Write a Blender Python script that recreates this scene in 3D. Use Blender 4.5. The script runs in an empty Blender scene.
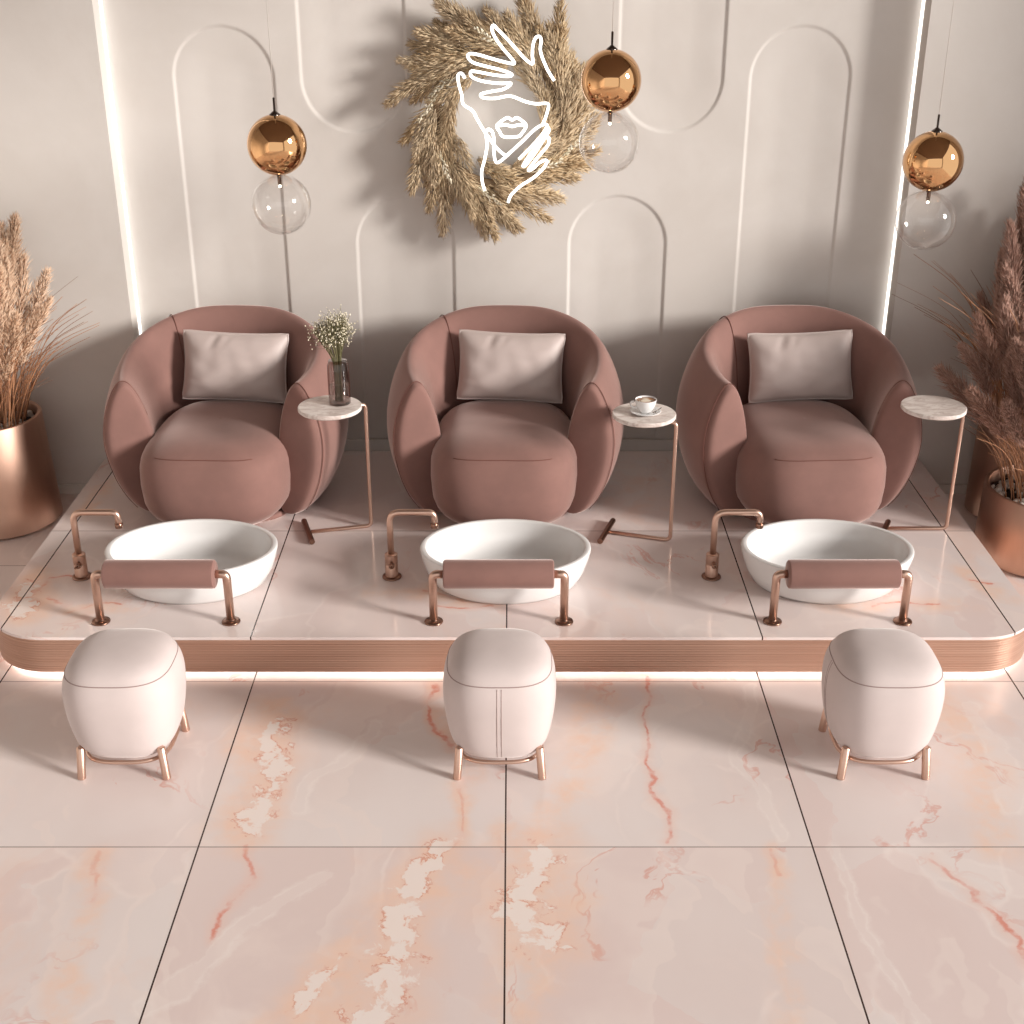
import bpy, math, random
from math import sin, cos, pi, radians, sqrt, tan, atan2
from mathutils import Vector, Matrix, noise
scn = bpy.context.scene
COL = scn.collection
random.seed(7)

# ------------------------------------------------------------ helpers
def tag(o, label=None, cat=None, group=None, kind=None):
    if label: o['label'] = label
    if cat: o['category'] = cat
    if group: o['group'] = group
    if kind: o['kind'] = kind
    return o

def empty(name, loc=(0, 0, 0), rz=0.0):
    o = bpy.data.objects.new(name, None); COL.objects.link(o)
    o.empty_display_size = 0.05
    o.location = loc; o.rotation_euler = (0, 0, rz)
    return o

def obj(name, vf, mat, parent=None, smooth=True, loc=(0, 0, 0), rot=None):
    v, f = vf
    me = bpy.data.meshes.new(name)
    me.from_pydata([tuple(p) for p in v], [], f); me.update()
    if smooth: me.shade_smooth()
    if mat: me.materials.append(mat)
    o = bpy.data.objects.new(name, me); COL.objects.link(o)
    o.location = loc
    if rot: o.rotation_euler = rot
    if parent: o.parent = parent
    return o

def subsurf(o, n=1):
    m = o.modifiers.new('sub', 'SUBSURF'); m.levels = n; m.render_levels = n
    return o

def bevel(o, w, seg=3):
    m = o.modifiers.new('bev', 'BEVEL'); m.width = w; m.segments = seg; m.limit_method = 'ANGLE'
    m.angle_limit = radians(35)
    return o

def autosmooth(o, ang=35):
    o.data.set_sharp_from_angle(angle=radians(ang)); return o

def copy_tree(o, parent=None):
    c = o.copy(); COL.objects.link(c)
    if parent: c.parent = parent
    for ch in list(o.children): copy_tree(ch, c)
    return c

def merge(*parts):
    V, F = [], []
    for v, f in parts:
        n = len(V); V += [tuple(p) for p in v]; F += [tuple(i + n for i in q) for q in f]
    return V, F

def xf(vf, m):
    return [tuple(m @ Vector(p)) for p in vf[0]], vf[1]

def box(x0, x1, y0, y1, z0, z1):
    v = [(x0, y0, z0), (x1, y0, z0), (x1, y1, z0), (x0, y1, z0), (x0, y0, z1), (x1, y0, z1), (x1, y1, z1), (x0, y1, z1)]
    return v, [(0, 3, 2, 1), (4, 5, 6, 7), (0, 1, 5, 4), (1, 2, 6, 5), (2, 3, 7, 6), (3, 0, 4, 7)]

def prism(poly, z0, z1):
    n = len(poly)
    v = [(x, y, z0) for x, y in poly] + [(x, y, z1) for x, y in poly]
    f = [tuple(range(n - 1, -1, -1)), tuple(range(n, 2 * n))]
    f += [(i, (i + 1) % n, n + (i + 1) % n, n + i) for i in range(n)]
    return v, f

def lathe(prof, n=48, sx=1.0, sy=1.0, power=2.0):
    """revolve (r, z) profile; sx, sy squash; power>2 makes a squircle plan"""
    v, f = [], []
    for r, z in prof:
        for i in range(n):
            t = 2 * pi * i / n; c, s = cos(t), sin(t)
            if power != 2.0:
                k = (abs(c) ** power + abs(s) ** power) ** (-1.0 / power); c *= k; s *= k
            v.append((r * sx * c, r * sy * s, z))
    m = len(prof)
    for j in range(m - 1):
        for i in range(n):
            a, b = j * n + i, j * n + (i + 1) % n
            f.append((a, b, b + n, a + n))
    if prof[0][0] > 1e-6: f.append(tuple(range(n - 1, -1, -1)))
    if prof[-1][0] > 1e-6: f.append(tuple(range((m - 1) * n, m * n)))
    return v, f

def sphere(r, c=(0, 0, 0), n=32, m=16):
    return xf(lathe([(r * sin(pi * j / m) if 0 < j < m else 1e-5, -r * cos(pi * j / m)) for j in range(m + 1)], n), Matrix.Translation(c))

def smooth_path(pts, rad=0.02, seg=6):
    """round the corners of a polyline"""
    P = [Vector(p) for p in pts]; out = [P[0]]
    for i in range(1, len(P) - 1):
        a, b, c = P[i - 1], P[i], P[i + 1]
        d1, d2 = (a - b), (c - b)
        r = min(rad, d1.length * .49, d2.length * .49)
        s, e = b + d1.normalized() * r, b + d2.normalized() * r
        for k in range(seg + 1):
            t = k / seg
            out.append(s.lerp(b, t).lerp(b.lerp(e, t), t))
    out.append(P[-1]); return out

def catmull(pts, seg=6, closed=False):
    P = [Vector(p) for p in pts]; n = len(P); out = []
    rng = n if closed else n - 1
    for i in range(rng):
        if closed: p0, p1, p2, p3 = P[(i - 1) % n], P[i], P[(i + 1) % n], P[(i + 2) % n]
        else: p0, p1, p2, p3 = P[max(i - 1, 0)], P[i], P[i + 1], P[min(i + 2, n - 1)]
        for k in range(seg):
            t = k / seg
            out.append(0.5 * ((2 * p1) + (p2 - p0) * t + (2 * p0 - 5 * p1 + 4 * p2 - p3) * t * t + (3 * p1 - p0 - 3 * p2 + p3) * t ** 3))
    if not closed: out.append(P[-1])
    return out

def tube(pts, r, n=10, closed=False, cap=True):
    P = [Vector(p) for p in pts]; m = len(P); v, f = [], []
    rr = r if callable(r) else (lambda t: r)
    up = None
    for i in range(m):
        if closed: t = (P[(i + 1) % m] - P[(i - 1) % m])
        else: t = P[min(i + 1, m - 1)] - P[max(i - 1, 0)]
        t = t.normalized() if t.length > 1e-9 else Vector((0, 0, 1))
        if up is None:
            up = Vector((0, 0, 1)) if abs(t.z) < .9 else Vector((1, 0, 0))
        a = t.cross(up)
        if a.length < 1e-6: a = t.cross(Vector((.3, 1, .2)))
        a.normalize(); b = a.cross(t).normalized(); up = b
        for k in range(n):
            q = 2 * pi * k / n
            v.append(tuple(P[i] + (a * cos(q) + b * sin(q)) * rr(i / max(m - 1, 1))))
    for i in range(m if closed else m - 1):
        j = (i + 1) % m
        for k in range(n):
            l = (k + 1) % n
            f.append((i * n + k, i * n + l, j * n + l, j * n + k))
    if cap and not closed:
        f.append(tuple(range(n - 1, -1, -1))); f.append(tuple(range((m - 1) * n, m * n)))
    return v, f

# ------------------------------------------------------------ materials
class NT:
    def __init__(s, name):
        s.m = bpy.data.materials.new(name); s.m.use_nodes = True
        s.t = s.m.node_tree; s.t.nodes.clear()
        s.out = s.t.nodes.new('ShaderNodeOutputMaterial')
    def n(s, typ, ins=None, **kw):
        d = s.t.nodes.new(typ)
        for k, v in kw.items(): setattr(d, k, v)
        for k, v in (ins or {}).items():
            if hasattr(v, 'is_output') or isinstance(v, bpy.types.NodeSocket): s.t.links.new(v, d.inputs[k])
            else: d.inputs[k].default_value = v
        return d
    def math(s, op, a, b=0.0, c=0.0, clamp=False):
        d = s.n('ShaderNodeMath', {0: a, 1: b, 2: c}, operation=op, use_clamp=clamp); return d.outputs[0]
    def vmath(s, op, a, b=(0, 0, 0), scale=None):
        ins = {0: a, 1: b}
        if scale is not None: ins['Scale'] = scale
        d = s.n('ShaderNodeVectorMath', ins, operation=op)
        return d.outputs['Value'] if op in ('DOT_PRODUCT', 'LENGTH', 'DISTANCE') else d.outputs[0]
    def mix(s, f, a, b, blend='MIX'):
        d = s.n('ShaderNodeMix', data_type='RGBA', blend_type=blend, clamp_factor=True)
        for i, v in ((0, f), (6, a), (7, b)):
            if isinstance(v, bpy.types.NodeSocket): s.t.links.new(v, d.inputs[i])
            else: d.inputs[i].default_value = v
        return d.outputs[2]
    def sstep(s, x, lo, hi):
        d = s.n('ShaderNodeMapRange', {'Value': x, 'From Min': lo, 'From Max': hi}, interpolation_type='SMOOTHSTEP'); return d.outputs[0]
    def noise(s, vec, scale, detail=3, rough=.5, dist=0.0, color=False):
        d = s.n('ShaderNodeTexNoise', {'Vector': vec, 'Scale': scale, 'Detail': detail, 'Roughness': rough, 'Distortion': dist})
        return d.outputs['Color' if color else 'Fac']
    def coord(s): return s.n('ShaderNodeTexCoord').outputs['Object']
    def geo(s): return s.n('ShaderNodeNewGeometry').outputs['Position']
    def bump(s, h, strength=.2, dist=.01):
        return s.n('ShaderNodeBump', {'Height': h, 'Strength': strength, 'Distance': dist}).outputs[0]
    def bsdf(s, **kw):
        d = s.n('ShaderNodeBsdfPrincipled', {k.replace('_', ' '): v for k, v in kw.items()})
        s.t.links.new(d.outputs[0], s.out.inputs[0]); return d

def C(r, g, b):
    f = lambda c: c / 12.92 if c <= .04045 else ((c + .055) / 1.055) ** 2.4
    return (f(r / 255), f(g / 255), f(b / 255), 1)

def simple(name, col, rough=.5, metal=0.0, **kw):
    t = NT(name); n = t.noise(t.coord(), 30, 3)
    c = t.mix(t.math('MULTIPLY', n, .25), col, tuple(x * .85 for x in col[:3]) + (1,))
    t.bsdf(Base_Color=c, Roughness=rough, Metallic=metal, **kw); return t.m

def fabric(name, col, sheen=.4, scale=420, rough=.9, tint=(1, .9, .88, 1), bumpk=.12, patch=.12):
    t = NT(name); co = t.coord()
    big = t.noise(co, 7, 3, .6)
    fine = t.noise(co, scale, 2)
    c = t.mix(t.sstep(big, .3, .75), col, tuple(x * (1 - patch) for x in col[:3]) + (1,))
    b = t.bump(fine, bumpk, .002)
    t.bsdf(Base_Color=c, Roughness=rough, Sheen_Weight=sheen, Sheen_Roughness=.35, Sheen_Tint=tint, Normal=b)
    return t.m

def brushed(name, col, rough=.3, sx=(1, 1, 60)):
    t = NT(name); co = t.vmath('MULTIPLY', t.coord(), sx)
    n = t.noise(co, 12, 4, .6)
    c = t.mix(n, col, tuple(x * .8 for x in col[:3]) + (1,))
    r = t.math('MULTIPLY_ADD', n, .15, rough - .07)
    t.bsdf(Base_Color=c, Roughness=r, Metallic=1.0); return t.m

def emit(name, col, s):
    t = NT(name)
    e = t.n('ShaderNodeEmission', {'Color': col, 'Strength': s})
    t.t.links.new(e.outputs[0], t.out.inputs[0]); return t.m

def glass(name, tint, refl=1.0, rough=0.0):
    """thin blown glass: clear body, fresnel reflection"""
    t = NT(name)
    tr = t.n('ShaderNodeBsdfTransparent', {'Color': tint})
    gl = t.n('ShaderNodeBsdfGlossy', {'Color': (1, 1, 1, 1), 'Roughness': rough})
    fr = t.math('POWER', t.n('ShaderNodeLayerWeight', {'Blend': .5}).outputs['Facing'], 2.6)
    k = t.math('MULTIPLY_ADD', fr, refl, .05, clamp=True)
    mx = t.n('ShaderNodeMixShader', {0: k})
    t.t.links.new(tr.outputs[0], mx.inputs[1]); t.t.links.new(gl.outputs[0], mx.inputs[2])
    t.t.links.new(mx.outputs[0], t.out.inputs[0]); return t.m

def marble(name, ox, oy, feats, gray=False, tile=1.0, rough=.2):
    """polished onyx-like slabs: per-slab offset pattern, soft clouds, veins, dark joints"""
    t = NT(name); P = t.geo()
    sep = t.n('ShaderNodeSeparateXYZ', {0: P})
    x = t.math('SUBTRACT', sep.outputs[0], ox); y = t.math('SUBTRACT', sep.outputs[1], oy)
    ix = t.math('FLOOR', t.math('DIVIDE', x, tile * .99)); iy = t.math('FLOOR', t.math('DIVIDE', y, tile))
    fx = t.math('SUBTRACT', t.math('DIVIDE', x, tile * .99), ix); fy = t.math('SUBTRACT', t.math('DIVIDE', y, tile), iy)
    off = t.n('ShaderNodeCombineXYZ', {0: t.math('MULTIPLY', iy, 3.7), 1: t.math('MULTIPLY', ix, 5.3), 2: t.math('MULTIPLY', t.math('ADD', ix, iy), 2.9)}).outputs[0]
    Q = t.vmath('ADD', P, off)
    w = t.vmath('SUBTRACT', t.noise(Q, 1.6, 4, .55, color=True), (.5, .5, .5))
    W = t.vmath('ADD', Q, t.vmath('SCALE', w, scale=.55))
    St = t.vmath('MULTIPLY', W, (1.0, .45, 1.0))
    big = t.noise(St, 1.3, 4, .5)
    med = t.noise(St, 3.2, 5, .55, .6)
    base = t.mix(t.sstep(big, .35, .65), C(230, 220, 217), C(225, 211, 207))
    vo = t.n('ShaderNodeTexVoronoi', {'Vector': t.vmath('MULTIPLY', W, (1.0, .6, 1.0)), 'Scale': 2.1}, feature='F1')
    cellv = t.n('ShaderNodeSeparateXYZ', {0: vo.outputs['Color']}).outputs[0]
    base = t.mix(t.math('MULTIPLY', t.sstep(cellv, .45, .9), .55), base, C(225, 203, 198))
    ve = t.n('ShaderNodeTexVoronoi', {'Vector': t.vmath('MULTIPLY', W, (1.0, .6, 1.0)), 'Scale': 2.1}, feature='DISTANCE_TO_EDGE').outputs[0]
    base = t.mix(t.math('MULTIPLY', t.math('MULTIPLY', t.sstep(ve, .035, .0), t.sstep(med, .42, .6)), .5), base, C(242, 230, 225))
    base = t.mix(t.math('MULTIPLY', t.sstep(med, .5, .7), .6), base, C(234, 218, 212))
    # hard edged translucent cloud fronts
    cl = t.noise(St, 1.9, 3, .45, .8)
    fr = t.math('MULTIPLY', t.sstep(cl, .53, .545), t.sstep(cl, .66, .55))
    base = t.mix(t.math('MULTIPLY', fr, .45), base, C(236, 222, 216))
    # peach clouds
    pk = t.noise(t.vmath('ADD', St, (9, 4, 2)), 1.5, 5, .6, .4)
    base = t.mix(t.math('MULTIPLY', t.sstep(pk, .56, .72), .55), base, C(236, 200, 182))
    # thin red-brown veins
    vn = t.noise(t.vmath('ADD', St, (3, 8, 5)), 1.2, 7, .62, .7)
    ridge = t.math('ABSOLUTE', t.math('SUBTRACT', vn, .5))
    gate = t.sstep(t.noise(t.vmath('ADD', Q, (1, 1, 7)), 2.2, 2), .52, .66)
    base = t.mix(t.math('MULTIPLY', t.math('MULTIPLY', t.sstep(ridge, .012, .0), gate), .55), base, C(214, 140, 120))
    # placed features of this floor
    w2 = t.vmath('SUBTRACT', t.noise(P, 6, 6, .62, color=True), (.5, .5, .5))
    w3 = t.vmath('SUBTRACT', t.noise(P, 2.2, 3, .5, color=True), (.5, .5, .5))
    WP = t.vmath('ADD', P, t.vmath('SCALE', w2, scale=.10))
    WP = t.vmath('ADD', WP, t.vmath('SCALE', w3, scale=.26))
    WP = t.vmath('MULTIPLY', WP, (1, 1, 0))
    crumb = t.noise(P, 15, 7, .66, .4)
    blot = t.noise(P, 9, 4, .6)
    def seg(a, b):
        ab = (b[0] - a[0], b[1] - a[1], 0); L = ab[0] ** 2 + ab[1] ** 2
        pa = t.vmath('SUBTRACT', WP, (a[0], a[1], 0))
        h = t.math('DIVIDE', t.vmath('DOT_PRODUCT', pa, ab), L, clamp=True)
        return t.vmath('LENGTH', t.vmath('SUBTRACT', pa, t.vmath('SCALE', ab, scale=h)))
    for kind, wd, pts in feats:
        d = None
        for a, b in zip(pts[:-1], pts[1:]):
            s_ = seg(a, b); d = s_ if d is None else t.math('MINIMUM', d, s_)
        if kind == 'peach': wd = wd * 1.25
        m = t.sstep(d, wd, wd * .15)
        if kind == 'peach':
            base = t.mix(t.math('MULTIPLY', m, t.sstep(t.math('MULTIPLY_ADD', blot, .6, t.math('MULTIPLY', med, .4)), .34, .72)), base, C(239, 206, 186))
        elif kind == 'white':
            edge = t.math('MULTIPLY', t.sstep(t.math('ABSOLUTE', t.math('SUBTRACT', d, wd * .6)), .014, .0), t.sstep(blot, .38, .6))
            base = t.mix(t.math('MULTIPLY_ADD', edge, .45, t.math('MULTIPLY', t.sstep(d, wd * .62, wd * .5), .28)), base, C(240, 230, 225))
        elif kind == 'red':
            g = t.math('MULTIPLY', m, t.sstep(blot, .36, .62))
            base = t.mix(t.math('MULTIPLY', t.sstep(d, wd * 4, 0.0), .3), base, C(236, 190, 172))
            base = t.mix(t.math('MULTIPLY', g, .8), base, C(218, 132, 112))
        elif kind == 'crust':
            pt = t.math('MULTIPLY', t.sstep(d, wd * 3.4, wd * .3), t.math('MULTIPLY_ADD', blot, .9, .1))
            base = t.mix(pt, base, C(240, 202, 180))
            val = t.math('SUBTRACT', crumb, t.math('MULTIPLY', d, .16 / wd))
            near = t.sstep(d, wd * 2.4, wd * 1.2)
            base = t.mix(t.math('MULTIPLY', t.math('MULTIPLY', near, t.sstep(val, .36, .44)), .8), base, C(241, 232, 227))
            rim = t.math('MULTIPLY', t.sstep(t.math('ABSOLUTE', t.math('SUBTRACT', val, .365)), .04, .0), t.sstep(blot, .44, .58))
            base = t.mix(t.math('MULTIPLY', t.math('MULTIPLY', near, rim), .75), base, C(212, 142, 120))
    # joints
    def joint(fr_, hw):
        e = t.math('MINIMUM', fr_, t.math('SUBTRACT', 1.0, fr_)); return t.math('LESS_THAN', e, hw)
    base = t.mix(t.math('MULTIPLY', joint(fy, .0030), .6), base, C(120, 98, 92))
    base = t.mix(joint(fx, .0028), base, C(62, 44, 40))
    r = t.math('MULTIPLY_ADD', med, .08, rough - .04)
    t.bsdf(Base_Color=base, Roughness=r, Specular_IOR_Level=.5); return t.m

TX = -0.021
floor_feats = [
 ('peach', .16, [(-.195, 3.30), (-.509, 2.795), (-.62, 2.6)]),
 ('crust', .055, [(-.235, 3.40), (-.30, 3.1), (-.349, 2.82), (-.42, 2.6)]),
 ('crust', .03, [(-.50, 2.9), (-.60, 2.7)]),
 ('red', .012, [(-.85, 3.39), (-.845, 3.2), (-.865, 3.0)]),
 ('red', .014, [(-1.304, 3.40), (-1.273, 3.15)]),
 ('peach', .07, [(-1.304, 3.40), (-1.26, 3.0), (-1.214, 2.6)]),
 ('peach', .14, [(-.93, 4.2), (-.88, 3.45)]),
 ('crust', .05, [(-.87, 4.05), (-.83, 3.75), (-.86, 3.5)]),
 ('red', .010, [(-.198, 3.77), (-.177, 3.43)]),
 ('peach', .06, [(-.30, 4.41), (-.20, 3.9), (-.18, 3.43)]),
 ('red', .014, [(-.293, 4.38), (-.25, 3.98)]),
 ('white', .15, [(.60, 4.30), (.30, 3.8)]),
 ('peach', .10, [(.34, 4.35), (.16, 3.5), (.05, 3.5)]),
 ('red', .012, [(.532, 4.42), (.502, 4.1), (.50, 3.83), (.497, 3.43)]),
 ('peach', .14, [(.02, 3.4), (.10, 3.0), (.02, 2.7)]),
 ('crust', .06, [(.12, 3.40), (.02, 3.15), (.11, 2.98)]),
 ('peach', .07, [(.206, 3.14), (.19, 3.22)]),
 ('red', .012, [(.803, 3.40), (.80, 3.27)]),
 ('peach', .06, [(.803, 3.40), (.80, 3.0), (.702, 2.6)]),
 ('red', .012, [(1.36, 3.37), (1.44, 3.1), (1.52, 2.8), (1.54, 2.6)]),
 ('white', .12, [(1.30, 3.38), (1.55, 3.25)]),
 ('white', .035, [(1.038, 3.40), (1.05, 3.1), (1.133, 2.65)]),
 ('white', .04, [(.902, 4.38), (.833, 3.9), (.854, 3.45)]),
 ('peach', .11, [(1.60, 4.35), (1.66, 4.0), (1.60, 3.45)]),
 ('white', .06, [(1.75, 4.2), (1.70, 3.6)]),
 ('white', .05, [(-.50, 4.1), (-.701, 3.6)]),
 ('white', .05, [(-.62, 3.3), (-1.0, 2.7)]),
]
plat_feats = [
 ('peach', .12, [(-2.04, 4.95), (-1.98, 4.62)]),
 ('red', .018, [(-2.05, 4.9), (-1.98, 4.68)]),
 ('red', .012, [(-1.93, 4.75), (-1.83, 4.66)]),
 ('peach', .07, [(-.32, 4.86), (.02, 4.73)]),
 ('red', .014, [(-.28, 4.70), (-.05, 4.69)]),
 ('red', .016, [(-2.03, 4.72), (-1.95, 4.93), (-1.72, 4.96)]),
 ('crust', .05, [(-2.06, 4.85), (-2.0, 4.62)]),
 ('red', .010, [(-1.80, 4.60), (-1.62, 4.70)]),
 ('peach', .05, [(-1.82, 4.62), (-1.55, 4.66)]),
 ('red', .014, [(-.36, 4.84), (-.05, 4.72)]),
 ('peach', .08, [(-.55, 4.82), (-.05, 4.75)]),
 ('peach', .09, [(1.30, 4.72), (1.85, 4.66)]),
 ('red', .010, [(1.45, 4.70), (1.75, 4.68)]),
 ('peach', .06, [(1.95, 5.0), (2.03, 4.75)]),
 ('red', .010, [(1.96, 4.92), (2.04, 4.90)]),
 ('peach', .08, [(-2.02, 5.9), (-1.95, 5.6)]),
]
M = {}
M['floor'] = marble('floor_marble', TX, 3.413, floor_feats)
M['plat'] = marble('platform_marble', TX, 3.392, plat_feats, rough=.13)

def wall_mat():
    t = NT('wall_plaster'); P = t.geo()
    n = t.noise(P, 1.3, 5, .6, .5); n2 = t.noise(P, 12, 5, .6)
    c = t.mix(t.sstep(n, .3, .7), C(212, 207, 202), C(204, 198, 192))
    c = t.mix(t.math('MULTIPLY', n2, .2), c, C(190, 180, 172))
    t.bsdf(Base_Color=c, Roughness=.85, Normal=t.bump(n2, .12, .004)); return t.m
M['wall'] = wall_mat()
M['ceil'] = simple('ceiling_paint', C(120, 105, 96), .9)
M['velvet'] = fabric('rose_velvet', C(134, 99, 91), .85, tint=(1, .82, .77, 1))
M['velvet_dark'] = simple('rose_piping', C(110, 68, 58), .8)
M['pillow'] = fabric('pillow_satin', C(186, 171, 166), .35, 300, .55, tint=(1, .95, .92, 1), patch=.05)
M['stool'] = fabric('pale_velvet', C(203, 190, 187), .5, 380, .85, tint=(1, .95, .93, 1), patch=.05)
M['stool_seam'] = simple('stool_seam', C(160, 140, 136), .9)
M['rose'] = brushed('rose_gold_tube', C(218, 184, 166), .36)
M['rose_dark'] = brushed('dark_bronze', C(150, 116, 100), .3)
M['potm'] = brushed('brushed_copper', C(190, 156, 138), .50, (1, 1, .2))
M['copper'] = simple('mirror_copper', C(226, 178, 128), .03, 1.0)
M['ceramic'] = simple('white_ceramic', C(226, 225, 224), .12)
M['chrome'] = simple('dark_chrome', C(120, 112, 108), .2, 1.0)
M['glass'] = glass('clear_glass', (.97, .965, .96, 1), .85)
M['smoke'] = glass('smoked_glass', (.60, .52, .50, 1), .6)
M['led'] = emit('led_light', (1, .95, .89, 1), 2.1)
M['led_floor'] = emit('led_floor_light', (1, .93, .86, 1), 5.5)
M['neon'] = emit('neon_light', (1, .96, .90, 1), 2.8)
M['bulb'] = emit('bulb_light', (1, .85, .62, 1), 10)
M['cord'] = simple('clear_cord', C(210, 204, 198), .4)
M['gravel_l'] = simple('pebble_pale', C(205, 196, 188), .6)
M['soil'] = simple('dark_soil', C(50, 38, 32), .95)
M['coffee'] = simple('coffee_crema', C(176, 122, 78), .4)
M['milk'] = simple('milk_foam', C(232, 220, 200), .5)
def straw(name, a, b, c3=None):
    t = NT(name)
    oi = t.n('ShaderNodeObjectInfo').outputs['Random']
    ri = t.n('ShaderNodeNewGeometry').outputs['Random Per Island']
    c = t.mix(ri, a, b)
    if c3: c = t.mix(t.math('MULTIPLY', oi, .6), c, c3)
    t.bsdf(Base_Color=c, Roughness=.75, Subsurface_Weight=0.0); return t.m
M['straw'] = straw('straw_plume', C(224, 200, 162), C(144, 112, 72), C(224, 206, 178))
M['strawdk'] = straw('straw_twig', C(120, 96, 66), C(84, 64, 44))
M['pampL'] = straw('pampas_tan', C(236, 208, 180), C(192, 146, 112), C(230, 204, 180))
M['pampR'] = straw('pampas_brown', C(206, 166, 148), C(150, 106, 88), C(196, 162, 148))
M['blade'] = straw('dry_blades', C(196, 142, 104), C(132, 92, 68))
M['blossom'] = straw('gypsophila_white', C(236, 228, 208), C(208, 198, 168))
M['stem'] = simple('green_stem', C(110, 104, 70), .7)

def band_mat():
    t = NT('copper_band'); P = t.geo()
    z = t.n('ShaderNodeSeparateXYZ', {0: P}).outputs[2]
    n = t.noise(t.vmath('MULTIPLY', P, (.25, .25, 60)), 3, 3, .6)
    wv = t.math('SINE', t.math('MULTIPLY', z, 2 * pi / .011))
    c = t.mix(n, C(210, 174, 154), C(178, 138, 118))
    t.bsdf(Base_Color=c, Metallic=.7, Roughness=.42, Normal=t.bump(t.math('ADD', t.math('MULTIPLY', wv, .5), n), .35, .002)); return t.m
M['band'] = band_mat()
def table_marble():
    t = NT('table_top_marble'); co = t.coord()
    n = t.noise(t.vmath('MULTIPLY', co, (1, 2.5, 1)), 9, 7, .7, 1.2); n2 = t.noise(co, 60, 4, .6)
    c = t.mix(t.sstep(n, .40, .62), C(230, 222, 216), C(192, 176, 168))
    c = t.mix(t.math('MULTIPLY', n2, .25), c, C(214, 200, 192))
    t.bsdf(Base_Color=c, Roughness=.35); return t.m
M['tmarble'] = table_marble()

# ------------------------------------------------------------ room
WY, CY, EX = 6.25, 6.38, 1.86      # side wall plane, recessed centre plane, recess half width
PH = 0.187                         # platform height
CZ = 4.6
fl = obj('floor', box(-4, 4, -2.5, 6.6, -.1, 0), M['floor'], smooth=False); tag(fl, kind='structure')
ce = obj('ceiling', box(-4, 4, -2.5, 6.6, CZ, CZ + .1), M['ceil'], smooth=False); tag(ce, kind='structure')
tag(obj('wall_left', box(-4.1, -4, -2.5, 6.6, 0, CZ), M['wall'], smooth=False), kind='structure')
tag(obj('wall_right', merge(box(4, 4.1, 5.3, 6.6, 0, CZ), box(4, 4.1, -2.5, -1.2, 0, CZ)), M['wall'], smooth=False), kind='structure')
tag(obj('wall_back_left', box(-4, -EX, WY, WY + .35, 0, CZ), M['wall'], smooth=False), kind='structure')
tag(obj('wall_back_right', box(EX, 4, WY, WY + .35, 0, CZ), M['wall'], smooth=False), kind='structure')

# recessed centre wall with six shallow rounded niches (height field)
pills = [(-1.333, .236, -1, 2.268), (1.335, .236, -1, 2.268), (-.518, .240, -1, 1.50), (.513, .240, -1, 1.50),
         (-.733, .247, 1.79, 9), (.735, .247, 1.79, 9)]
def pill_sdf(x, z):
    best = 9
    for cx, r, z0, z1 in pills:
        lo, hi = (z0 + r, 99) if z1 > 5 else (-99, z1 - r)
        zz = min(max(z, lo), hi)
        best = min(best, math.hypot(x - cx, z - zz) - r)
    return best
def ss(x, a, b):
    t = min(max((x - a) / (b - a), 0), 1); return t * t * (3 - 2 * t)
def centre_wall():
    xs = [-EX + 2 * EX * i / 619 for i in range(620)]
    zs = [PH - .02 + (3.0 - PH + .02) * j / 420 for j in range(421)] + [CZ]
    V, F = [], []; n = len(xs)
    for z in zs:
        for x in xs:
            d = pill_sdf(x, z)
            V.append((x, CY + .007 * (1 - ss(d, -.012, .002)) + .008 * (1 - ss(d, -.17, .0)), z))
    for j in range(len(zs) - 1):
        for i in range(n - 1):
            a = j * n + i; F.append((a, a + 1, a + 1 + n, a + n))
    return V, F
tag(obj('wall_back_centre', centre_wall(), M['wall']), kind='structure')
tag(obj('baseboard_back', box(-EX + .002, EX - .002, CY - .022, CY - .001, PH + .001, PH + .06), M['wall'], smooth=False), kind='structure')
tag(obj('baseboard_left', box(-3.99, -2.10, WY - .018, WY - .001, 0, .05), M['wall'], smooth=False), kind='structure')
tag(obj('baseboard_right', box(2.11, 3.99, WY - .018, WY - .001, 0, .05), M['wall'], smooth=False), kind='structure')
# LED strips in the return of the recess
for sgn, nm in ((-1, 'left'), (1, 'right')):
    o = obj('led_strip', box(-.003, .003, -.030, -.002, 0, CZ - PH - .02), M['led'], smooth=False, loc=(sgn * (EX - .0035), CY, PH + .01))
    tag(o, 'vertical warm white light strip along the %s edge of the recessed centre wall' % nm, 'light strip', 'wall light strips')

# platform
PX0, PX1, PY0 = -2.085, 2.085, 4.433
def plat_poly(inset=0.0, r=.26, back=6.25):
    x0, x1, y0 = PX0 + inset, PX1 - inset, PY0 + inset; r = max(r - inset, .02)
    pts = [(EX - .001, CY - .0), (EX - .001, WY - .0005), (x1, WY - .0005)] if back else []
    pts = [(x0, WY - .001), ]
    for k in range(17):
        a = pi + (pi / 2) * k / 16; pts.append((x0 + r + r * cos(a), y0 + r + r * sin(a)))
    for k in range(17):
        a = 1.5 * pi + (pi / 2) * k / 16; pts.append((x1 - r + r * cos(a), y0 + r + r * sin(a)))
    pts += [(x1, WY - .001), (EX - .001, WY - .001), (EX - .001, CY - .0005), (-EX + .001, CY - .0005), (-EX + .001, WY - .001)]
    return pts
plt = empty('platform', (0, 0, 0)); tag(plt, kind='structure')
obj('platform_top', prism(plat_poly(), PH - .012, PH), M['plat'], plt, smooth=False)
bd = obj('platform_band', prism(plat_poly(.003), .03, PH - .012), M['band'], plt); autosmooth(bd, 40)
bd = obj('platform_plinth', prism(plat_poly(.10), .0, .03), M['rose_dark'], plt); autosmooth(bd, 40)
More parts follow.
